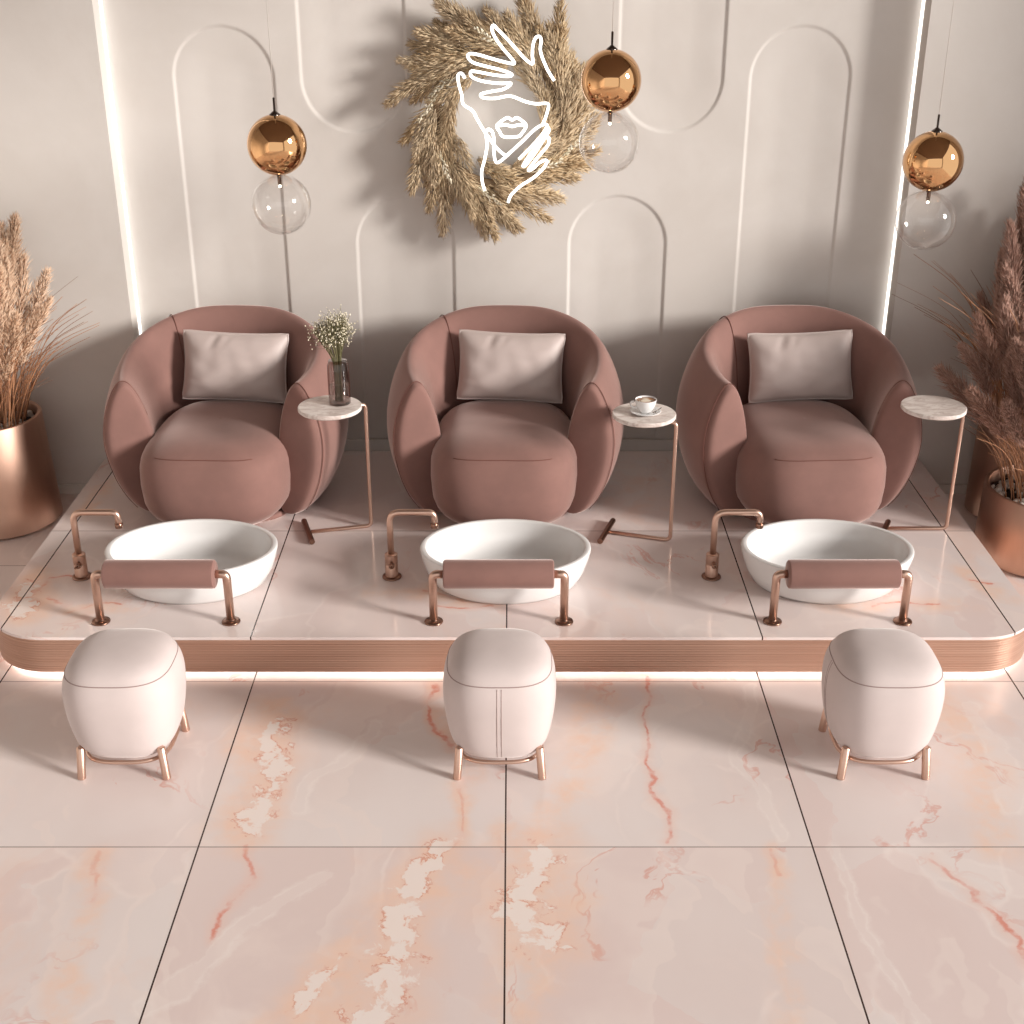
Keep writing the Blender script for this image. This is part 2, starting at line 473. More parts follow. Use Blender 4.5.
# LED strip tucked under the nose
def under_led():
    pts = []
    i = .045; x0, x1, y0, r = PX0 + i, PX1 - i, PY0 + i, .26 - i
    pts.append((x0, 6.0, .021))
    for k in range(13):
        a = pi + (pi / 2) * k / 12; pts.append((x0 + r + r * cos(a), y0 + r + r * sin(a), .021))
    for k in range(13):
        a = 1.5 * pi + (pi / 2) * k / 12; pts.append((x1 - r + r * cos(a), y0 + r + r * sin(a), .021))
    pts.append((x1, 6.0, .021)); return tube(pts, .008, 8)
o = obj('led_strip', under_led(), M['led_floor'])
tag(o, 'warm light strip glowing along the floor under the platform edge', 'light strip')

# ------------------------------------------------------------ armchairs
def shell_path():
    a, b, L = .560, .485, .375
    pts = []
    for k in range(0, 25):
        t = pi / 2 * k / 24; pts.append((a * sin(t), b * cos(t)))
    for k in range(1, 13):
        u = k / 12; pts.append((a * (1 - .13 * u ** 2), -L * u))
    # resample
    d = [0]
    for p, q in zip(pts[:-1], pts[1:]): d.append(d[-1] + math.hypot(q[0] - p[0], q[1] - p[1]))
    S = d[-1]
    def at(s):
        s = min(max(s, 0), S)
        for i in range(len(d) - 1):
            if d[i + 1] >= s:
                k = (s - d[i]) / (d[i + 1] - d[i]); return (pts[i][0] + (pts[i + 1][0] - pts[i][0]) * k, pts[i][1] + (pts[i + 1][1] - pts[i][1]) * k)
        return pts[-1]
    return at, S
SP, SS = shell_path()
SEC = [(-.205, 0.0), (-.158, .008), (-.112, .05), (-.068, .15), (-.032, .28), (-.008, .43), (0, .56), (-.008, .69), (-.032, .82), (-.062, .92), (-.088, .978),
       (-.112, 1.0), (-.136, .988), (-.158, .945), (-.182, .87), (-.210, .74), (-.232, .56), (-.240, .34), (-.245, .12), (-.25, .03)]
def shell_station(s, grow=0.0):
    sg = 1 if s >= 0 else -1; s_ = abs(s)
    p = SP(s_); q0 = SP(s_ - .02) if s_ > .02 else (-.02, p[1]); q1 = SP(s_ + .02)
    if s_ >= SS - .02: q1 = p
    if s_ < .02: tx, ty = 1.0, 0.0
    else:
        tx, ty = q1[0] - q0[0], q1[1] - q0[1]; l = math.hypot(tx, ty); tx /= l; ty /= l
    nx, ny = -ty, tx
    if nx * p[0] + ny * p[1] < 0: nx, ny = -nx, -ny
    w = s_ / SS
    h = .818 - .168 * ss(w, .12, 1.0)
    e = 1.0; u = SS - s_
    R = .055
    if u < R: e = sqrt(max(1 - (1 - u / R) ** 2, 0)) * .32 + .68 if u > .001 else .60
    out = []
    for o, z in SEC:
        o -= 0.03 * (1 - w) * max(0, z - .5) * 2 * .8     # back leans inwards towards the crest
        oc, zc = -.130 - .05 * (1 - z), .52
        if z < .25: oc = -.19
        oo = oc + (o - oc) * e + grow
        ez = 1 - (1 - e) * (.30 if z > zc else .10)
        zz = (zc + (z - zc) * ez) * h
        out.append((sg * (p[0] + nx * oo), p[1] + ny * oo, max(zz, 0) + .012))
    return out
def shell_mesh():
    V, F = [], []; n = len(SEC)
    ss_ = []
    k = 0.0
    N = 34
    for i in range(N + 1): ss_.append((SS - .055) * i / N)
    for u in (.045, .034, .024, .015, .008, .003, .0): ss_.append(SS - u)
    allS = [-s for s in ss_[:0:-1]] + ss_
    for s in allS:
        st = shell_station(s if s != 0 else 1e-9)
        if s < 0: pass
        V += st
    m = len(allS)
    for i in range(m - 1):
        for j in range(n):
            l = (j + 1) % n
            F.append((i * n + j, (i + 1) * n + j, (i + 1) * n + l, i * n + l))
    F.append(tuple(range(n))); F.append(tuple(range((m - 1) * n + n - 1, (m - 1) * n - 1, -1)))
    return V, F
def superell(ax, ay, az, pxy, pz, n=56, m=28, fn=None):
    V, F = [], []
    sp = lambda c, p: (abs(c) ** (2.0 / p)) * (1 if c >= 0 else -1)
    for j in range(m + 1):
        u_ = 2 * j / m - 1; ph = pi / 2 * (1 - (1 - abs(u_)) ** 2.6) * (1 if u_ >= 0 else -1)
        cz, sz = sp(cos(ph), pz), sp(sin(ph), pz)
        for i in range(n):
            t = 2 * pi * i / n
            x, y, z = ax * sp(cos(t), pxy) * cz, ay * sp(sin(t), pxy) * cz, az * sz
            if fn: x, y, z = fn(x, y, z)
            V.append((x, y, z))
    for j in range(m):
        for i in range(n):
            a, b = j * n + i, j * n + (i + 1) % n; F.append((a, b, b + n, a + n))
    F.append(tuple(range(n - 1, -1, -1))); F.append(tuple(range(m * n, m * n + n)))
    return V, F
SEAT_C = (0, -.18, .226); SEAT_A = (.335, .43, .206)
def seat_fn(x, y, z):
    k = 1 + .05 * (z / .205) * 0
    # front rounds out, narrows a little to the back and to the floor
    x *= 1 - .02 * max(0, y / .43) - .08 * max(0, -z / .205) ** 2
    z += .010 * (1 - (x / .33) ** 2) * (1 if z > 0 else 0) * max(0, z / .205)
    y += .0 * max(0, -z / .205) ** 1.5 * (1 if y < 0 else 0)
    return x, y, z
def make_chair(loc, rz):
    root = empty('armchair', loc, rz)
    sh = obj('shell', shell_mesh(), M['velvet'], root); subsurf(sh, 1)
    for s0 in (SS - .030, -(SS - .030)):
        st = shell_station(s0, .0022)
        obj('seam', tube(catmull(st[2:16], 3), .0016, 6), M['velvet_dark'], sh)
    for s0 in (-.42,):
        st = shell_station(s0, .0)
        cx = sum(p[0] for p in st) / len(st); cy = sum(p[1] for p in st) / len(st)
        pts = []
        cc = catmull([st[k] for k in range(7, 17)], 3)
        for p in cc: pts.append((p.x, p.y, p.z))
        obj('seam', tube(pts, .0022, 6), M['velvet_dark'], sh)
    se = obj('seat', superell(*SEAT_A, 3.5, 3.6, 64, 44, fn=seat_fn), M['velvet'], root, loc=SEAT_C)
    # stitched crease where the top turns to the front
    sp = lambda c, p: (abs(c) ** (2.0 / p)) * (1 if c >= 0 else -1)
    pts = []
    for k in range(31):
        xx = -.215 + .43 * k / 30
        zt = .152 + .003 * (1 - (xx / .25) ** 2)
        # solve superellipsoid |x|^3..: ((|x|/a)^3+(|y|/b)^3)^(2.75/3)+(|z|/c)^2.75=1
        rem = (1 - (zt / .206) ** 3.6) ** (3.5 / 3.6)
        yy = -.43 * max(rem - (abs(xx) / .335) ** 3.5, 0) ** (1 / 3.5)
        x_, y_, z_ = seat_fn(xx, yy, zt)
        pts.append((x_, y_ - .0002, z_))
    obj('seam', tube(pts, .0022, 6), M['velvet_dark'], se)
    obj('plinth', lathe([(.30, 0), (.305, .004), (.305, .022), (.30, .026)], 56, 1.0, .92, 3.2), M['velvet'], root, loc=(0, -.10, 0))
    return root
CH = [(-1.328, -.035), (-.030, -.02), (1.330, .055)]
CHY = 5.845
chair = make_chair((0, 0, 0), 0)
chairs = [chair] + [copy_tree(chair) for _ in range(2)]
cl = ['round rose velvet armchair on the left, beside the table with the flower vase',
      'round rose velvet armchair in the middle, below the glowing neon wreath',
      'round rose velvet armchair on the right, nearest the brown pampas pots']
for o, (x, r), l in zip(chairs, CH, cl):
    o.location = (x, CHY, PH); o.rotation_euler = (0, 0, r)
    tag(o, l, 'armchair', 'rose velvet armchairs')

# pillows
def pillow_mesh(W=.256, Hh=.166, T=.070, n=44, m=32):
    V, F = [], []
    def pt(u, v, side):
        cx = 1 - .07 * (1 - v * v) ** .8 * abs(u) ** 3
        cy = 1 - .075 * (1 - u * u) ** .8 * abs(v) ** 3
        x, y = W * u * cx, Hh * v * cy
        kc = 1 - .03 * ss(abs(u) * abs(v), .80, 1.0); x *= kc; y *= kc
        t = T * (max(1 - abs(u) ** 3.2, 0) ** .62) * (max(1 - abs(v) ** 2.8, 0) ** .62)
        fold = .010 * sin(u * 9 + v * 4) * (abs(v) ** 2) * (1 - abs(u)) + .008 * noise.noise(Vector((u * 3, v * 3, side * 5.0)))
        fold += -.016 * math.exp(-((u + .35 - .25 * (v - .8)) / .07) ** 2) * ss(v, .35, .9)
        fold += -.010 * math.exp(-((u + .12 - .3 * (v - .8)) / .06) ** 2) * ss(v, .45, .9)
        fold += -.010 * math.exp(-((v + .55 + .2 * u) / .08) ** 2) * ss(abs(u), .5, .9)
        t = max(t + fold * (t / T), 0.0) + .001
        return (x, y, side * t)
    for side in (1, -1):
        b = len(V)
        for j in range(m + 1):
            for i in range(n + 1): V.append(pt(-1 + 2 * i / n, -1 + 2 * j / m, side))
        for j in range(m):
            for i in range(n):
                a = b + j * (n + 1) + i
                F.append((a, a + 1, a + n + 2, a + n + 1) if side > 0 else (a, a + n + 1, a + n + 2, a + 1))
    edge = []
    for i in range(n): edge.append(pt(-1 + 2 * i / n, -1, 1))
    for j in range(m): edge.append(pt(1, -1 + 2 * j / m, 1))
    for i in range(n): edge.append(pt(1 - 2 * i / n, 1, 1))
    for j in range(m): edge.append(pt(-1, 1 - 2 * j / m, 1))
    edge = [(x, y, 0) for x, y, z in edge]
    return (V, F), edge
pm, pe = pillow_mesh()
pil = empty('pillow')
cv = obj('cover', pm, M['pillow'], pil); obj('piping', tube(pe, .0045, 8, closed=True), M['pillow'], pil)
pls = [pil, copy_tree(pil), copy_tree(pil)]
ppos = [(.012, .126, .588, -.03), (.022, .126, .588, -.035), (.045, .126, .588, .02)]
for k, (o, (dx, dy, dz, tw), (cx, r)) in enumerate(zip(pls, ppos, CH)):
    o.rotation_euler = (radians(72), 0, r); o.rotation_euler.rotate_axis('Z', tw)
    o.location = (cx + dx * cos(r) - dy * sin(r), CHY + dy * cos(r) + dx * sin(r), PH + dz)
    tag(o, 'pale mauve rectangular pillow leaning in the %s rose armchair' % ('left', 'middle', 'right')[k], 'pillow', 'armchair pillows')

# ------------------------------------------------------------ basins
def make_basin():
    prof = [(.0, .0), (.262, .0), (.284, .004), (.304, .02), (.331, .07), (.348, .125), (.3535, .150), (.354, .159), (.3525, .163), (.348, .165), (.334, .165), (.330, .163), (.327, .157), (.320, .128), (.296, .078), (.262, .042), (.22, .028), (.0, .022)]
    prof = [(max(r, 1e-4), z) for r, z in prof]
    r_ = empty('foot_basin')
    b = obj('bowl', lathe(prof, 96, 1.0, .755), M['ceramic'], r_)
    dr = obj('drain', lathe([(.001, 0), (.022, 0), (.024, .002), (.022, .004), (.001, .0045)], 32), M['rose'], r_, loc=(.02, 0, .0225))
    return r_
bs = make_basin(); BX = [-1.327, -.027, 1.306]
bas = [bs, copy_tree(bs), copy_tree(bs)]
for k, o in enumerate(bas):
    o.location = (BX[k], 4.905, PH)
    tag(o, 'white oval ceramic foot basin on the platform in front of the %s armchair' % ('left', 'middle', 'right')[k], 'basin', 'white foot basins')

# ------------------------------------------------------------ foot rests
def make_rest():
    r_ = empty('foot_rest')
    g = .257
    prof = [(1e-4, -.215), (.050, -.215), (.0555, -.211), (.057, -.204), (.057, .204), (.0555, .211), (.050, .215), (1e-4, .215)]
    m = Matrix.Translation((0, 0, .212)) @ Matrix.Rotation(pi / 2, 4, 'Y')
    o = obj('roller', xf(lathe(prof, 48), m), M['velvet'], r_); autosmooth(o, 40)
    for s in (-1, 1):
        pts = smooth_path([(s * g, 0, .006), (s * g, 0, .212), (s * .214, 0, .212)], .045, 8)
        obj('leg', tube(pts, .0165, 16), M['rose'], r_)
        fl_ = obj('flange', lathe([(.036, 0), (.037, .002), (.036, .006), (.024, .009), (.0175, .012), (.0175, .016)], 32), M['rose_dark'], r_, loc=(s * g, 0, .0005))
    return r_
rs = make_rest(); RX = [-1.367, -.052, 1.286]
for k, o in enumerate([rs, copy_tree(rs), copy_tree(rs)]):
    o.location = (RX[k], 4.555, PH)
    tag(o, 'rose velvet roller foot rest on copper legs in front of the %s basin' % ('left', 'middle', 'right')[k], 'foot rest', 'padded foot rests')

# ------------------------------------------------------------ faucets
def make_faucet():
    r_ = empty('faucet')
    H_ = .300
    pts = smooth_path([(0, 0, .09), (0, 0, H_), (.185, 0, H_), (.185, 0, H_ - .055)], .045, 8)
    obj('spout', tube(pts, .0135, 16), M['rose'], r_)
    obj('nozzle', lathe([(.0155, 0), (.0165, .002), (.0165, .020), (.0145, .022)], 24), M['rose_dark'], r_, loc=(.185, 0, H_ - .070))
    b = obj('body', lathe([(.027, .008), (.027, .060), (.0262, .062), (.0262, .066), (.027, .068), (.027, .108), (.024, .111), (.015, .112)], 32), M['rose'], r_); autosmooth(b, 40)
    obj('flange', lathe([(.040, 0), (.041, .002), (.040, .007), (.030, .010)], 32), M['rose_dark'], r_)
    h = obj('handle', merge(lathe([(.012, 0), (.012, .018), (.008, .022)], 20), tube([(0, 0, .012), (0, .0, .05)], .0045, 10)), M['rose_dark'], r_, loc=(.004, -.026, .068), rot=(radians(78), 0, 0))
    return r_
fc = make_faucet(); FX = [-1.813, -.506, .840]
for k, o in enumerate([fc, copy_tree(fc), copy_tree(fc)]):
    o.location = (FX[k], 4.94, PH)
    tag(o, 'copper swan neck faucet standing left of the %s basin' % ('left', 'middle', 'right')[k], 'faucet', 'copper faucets')

# ------------------------------------------------------------ side tables
def make_table(c, pole, foot, bar, label, z0=.575):
    r_ = empty('side_table', (pole[0], pole[1], PH))
    L = lambda p, z: (p[0] - pole[0], p[1] - pole[1], z)
    R_ = .137
    t = obj('tabletop', lathe([(1e-4, 0), (R_ - .004, 0), (R_, .004), (R_, .016), (R_ - .003, .019), (1e-4, .019)], 64), M['tmarble'], r_, loc=L(c, z0)); autosmooth(t, 40)
    d = Vector((pole[0] - c[0], pole[1] - c[1])).normalized()
    e0 = (c[0] + d.x * .10, c[1] + d.y * .10)
    r = .0085
    pts = smooth_path([L(e0, z0 - r - .0005), L(pole, z0 - r - .0005 ), L(pole, r + .001), L(foot, r + .001)], .024, 6)
    obj('frame', tube(pts, r, 12), M['rose'], r_)
    v = tube([L(bar[0], .0135), L(bar[1], .0135)], .013, 16)
    b = obj('foot_bar', v, M['rose_dark'], r_); autosmooth(b, 40)
    tag(r_, label, 'side table', 'marble side tables')
    return r_
TT = PH + .575 + .019
make_table((-.782, 5.335), (-.640, 5.430), (-.915, 5.36), ((-.952, 5.47), (-.885, 5.25)), 'round marble side table with copper frame carrying the smoked glass flower vase', .604)
make_table((.568, 5.325), (.703, 5.278), (.428, 5.364), ((.463, 5.475), (.39, 5.256)), 'round marble side table with copper frame carrying the coffee cup')
make_table((1.811, 5.335), (1.968, 5.40), (1.69, 5.40), ((1.72, 5.462), (1.66, 5.33)), 'empty round marble side table with copper frame at the right armchair', .604)

# vase and gypsophila
VP = (-.742, 5.365)
vs = empty('vase', (VP[0], VP[1], TT + .029))
vp = [(1e-4, .0), (.043, .0), (.047, .004), (.047, .05), (.047, .150), (.046, .172), (.041, .182), (.041, .192)]
o = obj('glass_body', lathe(vp, 48), M['smoke'], vs)
obj('water', lathe([(1e-4, .008), (.040, .008), (.042, .012), (.042, .085), (1e-4, .085)], 32), M['glass'], vs)
tag(vs, 'smoked glass cylinder vase standing on the left marble side table', 'vase')
gy = empty('gypsophila_bunch', (VP[0], VP[1], TT + .039))
rnd = random.Random(3)
sv, bv = [], []
for k in range(52):
    a = rnd.uniform(0, 2 * pi); rr = rnd.uniform(.0, 1) ** .6
    hx, hy = cos(a) * rr * .085 - .012, sin(a) * rr * .07; hz = .25 + .125 * (1 - rr * .5) + rnd.uniform(-.03, .03)
    p0 = Vector((cos(a) * .018 * rr, sin(a) * .018 * rr, .002)); p1 = Vector((cos(a) * .02 * rr, sin(a) * .02 * rr, .17)); p2 = Vector((hx, hy, hz))
    sv.append(tube(catmull([p0, p1, p1.lerp(p2, .5) + Vector((0, 0, .01)), p2], 4), .0011, 5))
    for q in range(17):
        b0 = p1.lerp(p2, rnd.uniform(.55, 1)); b1 = b0 + Vector((rnd.gauss(0, .024), rnd.gauss(0, .022), rnd.gauss(.018, .018)))
        sv.append(tube([b0, b1], .0006, 4)); bv.append(sphere(rnd.uniform(.0018, .0036), b1, 7, 4))
obj('stems', merge(*sv), M['stem'], gy)
o = obj('blossoms', merge(*bv), M['blossom'], gy); o['kind'] = 'stuff'
tag(gy, 'bunch of tiny white gypsophila flowers standing in the smoked glass vase', 'flowers')

# cup and saucer
CP = (.572, 5.318)
sa = obj('saucer', lathe([(1e-4, .003), (.022, .003), (.030, .0), (.034, .0), (.055, .006), (.066, .012), (.067, .0135), (.065, .0145), (.052, .009), (.034, .0045), (1e-4, .0045)], 48), M['ceramic'], loc=(CP[0], CP[1], TT))
tag(sa, 'white saucer under the coffee cup on the middle side table', 'saucer')
cu = empty('coffee_cup', (CP[0], CP[1], TT + .005))
obj('cup_body', lathe([(1e-4, 0), (.021, 0), (.023, .003), (.034, .018), (.043, .038), (.046, .056), (.0465, .059), (.045, .060), (.0435, .058), (.041, .040), (.032, .020), (.018, .006), (1e-4, .005)], 48), M['ceramic'], cu)
hp = catmull([(-.040, 0, .046), (-.056, 0, .050), (-.066, 0, .040), (-.058, 0, .026), (-.034, 0, .020)], 5)
obj('handle', tube(hp, .0042, 10), M['ceramic'], cu)
cf = obj('coffee', lathe([(.041, .050), (.0425, .0535), (.020, .0537), (1e-4, .0537)], 40), M['coffee'], cu)
def leaf(cx, cy, a, l, w):
    V = [(cx, cy, 0)]; n = 16
    for i in range(n):
        t = 2 * pi * i / n; x, y = l * cos(t), w * sin(t)
        V.append((cx + x * cos(a) - y * sin(a), cy + x * sin(a) + y * cos(a), 0))
    return V, [(0, 1 + i, 1 + (i + 1) % n) for i in range(n)]
lf = merge(leaf(0, -.006, .1, .028, .014), leaf(0, .014, .1, .016, .006), leaf(0, .026, .1, .010, .004), leaf(-.026, -.01, 1.2, .010, .004), leaf(.026, -.008, -1.2, .010, .004))
obj('milk_foam', lf, M['milk'], cf, loc=(0, 0, .0541))
tag(cu, 'white coffee cup with latte foam on the middle marble side table', 'cup')
sp_ = empty('teaspoon', (CP[0] + .043, CP[1] - .018, TT + .0135), radians(50))
obj('handle', tube([(-.005, 0, .0015), (.018, 0, .0035), (.04, 0, .007)], .0017, 8), M['chrome'], sp_)
obj('spoon_bowl', xf(sphere(.010, (0, 0, 0), 14, 8), Matrix.Translation((-.013, 0, .0015)) @ Matrix.Diagonal((1.15, .72, .22, 1))), M['chrome'], sp_)
tag(sp_, 'small metal teaspoon on the saucer beside the coffee cup', 'spoon')

# ------------------------------------------------------------ stools
SPROF = [(1e-4, .072), (.100, .072), (.133, .076), (.151, .090), (.169, .118), (.181, .160), (.190, .215), (.195, .265), (.196, .310), (.192, .350), (.183, .380), (.173, .402), (.160, .420), (.134, .437), (.095, .449), (.045, .455), (1e-4, .456)]
def prof_r(z):
    for (r0, z0), (r1, z1) in zip(SPROF[1:-1], SPROF[2:]):
        if z0 <= z <= z1 and z1 > z0: return r0 + (r1 - r0) * (z - z0) / (z1 - z0)
    return .1
POW = 3.0
def sq(t, r):
    c, s = cos(t), sin(t); k = (abs(c) ** POW + abs(s) ** POW) ** (-1 / POW); return r * c * k, r * s * k
def make_stool():
    r_ = empty('stool')
    b = obj('upholstery', lathe([(max(r, 1e-4), z) for r, z in [(p.x, p.z) for p in catmull([(r, 0, z) for r, z in SPROF], 3)]], 72, 1, 1, POW), M['stool'], r_)
    zs = .388; rr = prof_r(zs)
    pts = [(*sq(2 * pi * i / 72, rr + .0003), zs - .012 * (sin(4 * pi * i / 72) * 0)) for i in range(72)]
    obj('seam', tube(pts, .0022, 6, closed=True), M['stool_seam'], b)
    for dx in (-.0075, .0075):
        vp_ = []
        for k in range(24):
            z = .085 + (.382 - .085) * k / 23
            r = prof_r(z); vp_.append((dx, -(r + .0003), z))
        obj('seam', tube(vp_, .0014, 6), M['stool_seam'], b)
    ring = [(*sq(2 * pi * i / 72, .148), .066) for i in range(72)]
    obj('ring_frame', tube(ring, .0075, 10, closed=True), M['rose'], r_)
    for sx in (-1, 1):
        for sy in (-1, 1):
            p0 = (sx * .148, sy * .148, .0); p1 = (sx * .138, sy * .138, .125)
            lg = tube([p0, tuple(a + (b_ - a) * .96 for a, b_ in zip(p0, p1)), p1], lambda t: .0145 if t < .9 else .009, 14)
            o = obj('leg', lg, M['rose'], r_); autosmooth(o, 50)
    return r_
stl = make_stool()
for k, (o, x, y, a) in enumerate(zip([stl, copy_tree(stl), copy_tree(stl)], (-1.348, -.043, 1.290), (3.93, 3.93, 3.93), (pi, 0, -pi / 2))):
    o.location = (x, y, 0.0005); o.rotation_euler = (0, 0, a)
    tag(o, ['pale velvet stool on copper legs on the floor in front of the left foot rest', 'pale velvet stool with a double front seam in front of the middle foot rest', 'pale velvet stool on copper legs on the floor in front of the right foot rest'][k], 'stool', 'pale velvet stools')

# ------------------------------------------------------------ pendants
def make_pendant(x, y, z, label):
    r_ = empty('pendant_lamp', (x, y, z))
    R_ = .1165; gap = .232
    obj('globe', sphere(R_, (0, 0, 0), 64, 32), M['copper'], r_); r_.children[0]['label'] = 'mirror copper globe'
    g = obj('globe', sphere(R_ + .002, (0, 0, -gap), 64, 32), M['glass'], r_); g['label'] = 'clear glass globe'
    obj('cap', lathe([(.022, .111), (.022, .116), (.012, .124), (.0045, .130), (.0045, .178), (1e-4, .180)], 24), M['chrome'], r_)
    obj('socket', lathe([(.012, -.117), (.008, -.122), (.008, -.150), (.006, -.154), (1e-4, -.154)][::-1], 20), M['chrome'], r_)
    obj('bulb', sphere(.0055, (0, 0, -.160), 14, 8), M['bulb'], r_)
    obj('cord', tube([(0, 0, .178), (0, 0, CZ - z)], .0016, 6), M['cord'], r_)
    tag(r_, label, 'pendant lamp', 'copper and glass pendant lamps'); return r_
make_pendant(-.922, 5.3, 1.907, 'copper and clear glass globe pendant hanging above the left side table')
make_pendant(.381, 5.3, 2.148, 'copper and clear glass globe pendant hanging beside the wreath')
make_pendant(1.660, 5.3, 1.844, 'copper and clear glass globe pendant hanging near the right light strip')

# ------------------------------------------------------------ dried plumes
def spike(p, d, l, w):
    d = d.normalized(); a = d.cross(Vector((.31, .5, .81))).normalized(); b = d.cross(a)
    m = p + d * l * .38
    v = [p] + [m + (a * cos(t) + b * sin(t)) * w for t in (0, 2.094, 4.188)] + [p + d * l]
    return v, [(0, 2, 1), (0, 3, 2), (0, 1, 3), (4, 1, 2), (4, 2, 3), (4, 3, 1)]
def plume(L, n, w, sl, sw, seed, stem=.0012, start=.12, bend=.1, spread=.5, flat=1.0):
    """feathery grass head along +X from the origin"""
    rn = random.Random(seed); bz = rn.uniform(-1, 1) * bend
    def ax(t): return Vector((L * t, bz * L * t * t, rn_z * L * t * t))
    rn_z = rn.uniform(-.5, .5) * bend
    parts = [tube([ax(k / 6) for k in range(7)], lambda t: stem * (1 - .6 * t), 5)]
    for i in range(n):
        t = start + (1 - start) * (i + rn.random()) / n
        env = (sin(pi * min(1, ((t - start) / (1 - start)) * .86 + .14)) ** .7)
        p = ax(t); d = (ax(min(t + .03, 1.03)) - ax(t)).normalized()
        a = rn.uniform(0, 2 * pi); rad = Vector((0, cos(a), sin(a) * flat))
        dd = d + rad * rn.uniform(.15, spread)
        st = p + rad * w * env * rn.uniform(0, .55) 
        parts.append(spike(st, dd, sl * rn.uniform(.6, 1.2) * (.55 + .5 * env), sw * rn.uniform(.7, 1.2)))
    return merge(*parts)

wr = empty('wreath', (-.062, 6.285, 1.868))
wr.scale = (1, .62, 1); tag(wr, 'wreath of dried straw coloured grasses hanging on the wall behind the neon face', 'wreath')
WR_R = .30
ringp = [(WR_R * cos(2 * pi * i / 48) * .97, 0, WR_R * sin(2 * pi * i / 48)) for i in range(48)]
obj('twig_ring', tube(ringp, .024, 10, closed=True), M['strawdk'], wr)
obj('hook', tube([(0, 0, .30), (0, (CY - 6.285) / .62 - .002, .30)], .006, 8), M['strawdk'], wr)
variants = []
for k in range(8):
    me = plume(.23 + .02 * (k % 3), 340, .056, .062, .0028, 20 + k, start=.0, bend=.25, spread=.85)
    variants.append(me)
vm = []
NP = 98
for i in range(NP):
    k = i % 8
    ang = 2 * pi * (i * .6180339887)
    layer = random.choice((0, 1, 1, 2))
    rr = WR_R + (-.075, .0, .065)[layer] + random.uniform(-.015, .015)
    pos = (rr * cos(ang), random.uniform(-.035, .02) - .015 * (layer == 1), rr * sin(ang))
    tang = ang + pi / 2                                   # counter-clockwise swirl
    outw = (-.02, .38, .62)[layer] + random.uniform(-.14, .14)
    dirn = tang - outw
    sc = (.85, 1.0, .95)[layer] * random.uniform(.85, 1.08)
    if k < 8 and len(vm) < 8:
        o = obj('grass_plume', variants[k], M['straw'], wr); vm.append(o)
    else:
        o = vm[k].copy(); COL.objects.link(o); o.parent = wr
    o.location = pos
    o.rotation_euler = (random.uniform(0, 6), 0, 0)
    o.rotation_mode = 'QUATERNION'
    q = Matrix.Rotation(-dirn, 4, 'Y') @ Matrix.Rotation(random.uniform(-.05, .13), 4, 'Z').inverted() @ Matrix.Rotation(random.uniform(0, 6.28), 4, 'X')
    o.rotation_quaternion = q.to_quaternion(); o.scale = (sc, sc, sc)
# pale seed sprigs tucked in
for ang, rr in ((2.35, .27), (2.75, .30), (3.6, .30), (4.35, .31), (5.3, .28), (5.75, .33), (1.5, .33)):
    me = plume(.15, 34, .02, .024, .0050, int(ang * 10), start=.1, bend=.3, spread=1.0)
    o = obj('seed_sprig', me, M['blossom'], wr)
    o.location = (rr * cos(ang), -.10, rr * sin(ang)); o.rotation_mode = 'QUATERNION'
    o.rotation_quaternion = (Matrix.Rotation(-(ang + pi / 2 - .3), 4, 'Y')).to_quaternion()

# ------------------------------------------------------------ neon sign
N1 = [(0.193, 2.035), (0.165, 2.077), (0.14, 2.129), (0.128, 2.17), (0.132, 2.207), (0.125, 2.225), (0.108, 2.221), (0.096, 2.193), (0.092, 2.147), (0.094, 2.108), (0.06, 2.129), (0.021, 2.17), (-0.028, 2.221), (-0.066, 2.257), (-0.083, 2.273), (-0.091, 2.257), (-0.076, 2.221), (-0.042, 2.175), (-0.008, 2.138), (0.011, 2.112), (-0.008, 2.11), (-0.086, 2.129), (-0.15, 2.147), (-0.189, 2.152), (-0.201, 2.14), (-0.179, 2.115), (-0.121, 2.098), (-0.052, 2.082), (-0.001, 2.063), (-0.018, 2.054), (-0.087, 2.061), (-0.155, 2.073), (-0.187, 2.075), (-0.183, 2.052), (-0.136, 2.033), (-0.058, 2.023), (-0.004, 2.023), (-0.038, 1.998), (-0.092, 1.988), (-0.142, 1.976), (-0.132, 1.96), (-0.078, 1.957), (-0.008, 1.967), (0.061, 1.943), (0.11, 1.933), (0.165, 1.933), (0.163, 1.898), (0.153, 1.866), (0.141, 1.840)]
N2 = [(-0.215, 2.045), (-0.229, 2.066), (-0.246, 2.059), (-0.244, 2.021), (-0.23, 1.969), (-0.224, 1.931), (-0.182, 1.902), (-0.163, 1.868), (-0.128, 1.81), (-0.074, 1.737), (-0.029, 1.698)]
N3 = [(-0.071, 1.835), (-0.038, 1.863), (-0.018, 1.871), (0.001, 1.861), (0.021, 1.871), (0.044, 1.859), (0.066, 1.835), (0.046, 1.801), (0.026, 1.786), (-0.039, 1.786), (-0.058, 1.81)]
N3b = [(-0.063, 1.835), (-0.028, 1.839), (0.001, 1.832), (0.031, 1.839), (0.061, 1.835)]
N4 = [(-0.128, 1.537), (-0.14, 1.579), (-0.142, 1.629), (-0.129, 1.678), (-0.116, 1.747), (-0.121, 1.796), (-0.113, 1.818), (-0.093, 1.81), (-0.084, 1.772), (-0.084, 1.708), (-0.074, 1.669), (-0.049, 1.678), (-0.004, 1.718), (0.051, 1.767), (0.101, 1.815), (0.141, 1.839), (0.163, 1.835), (0.136, 1.791), (0.082, 1.732), (0.032, 1.683)]
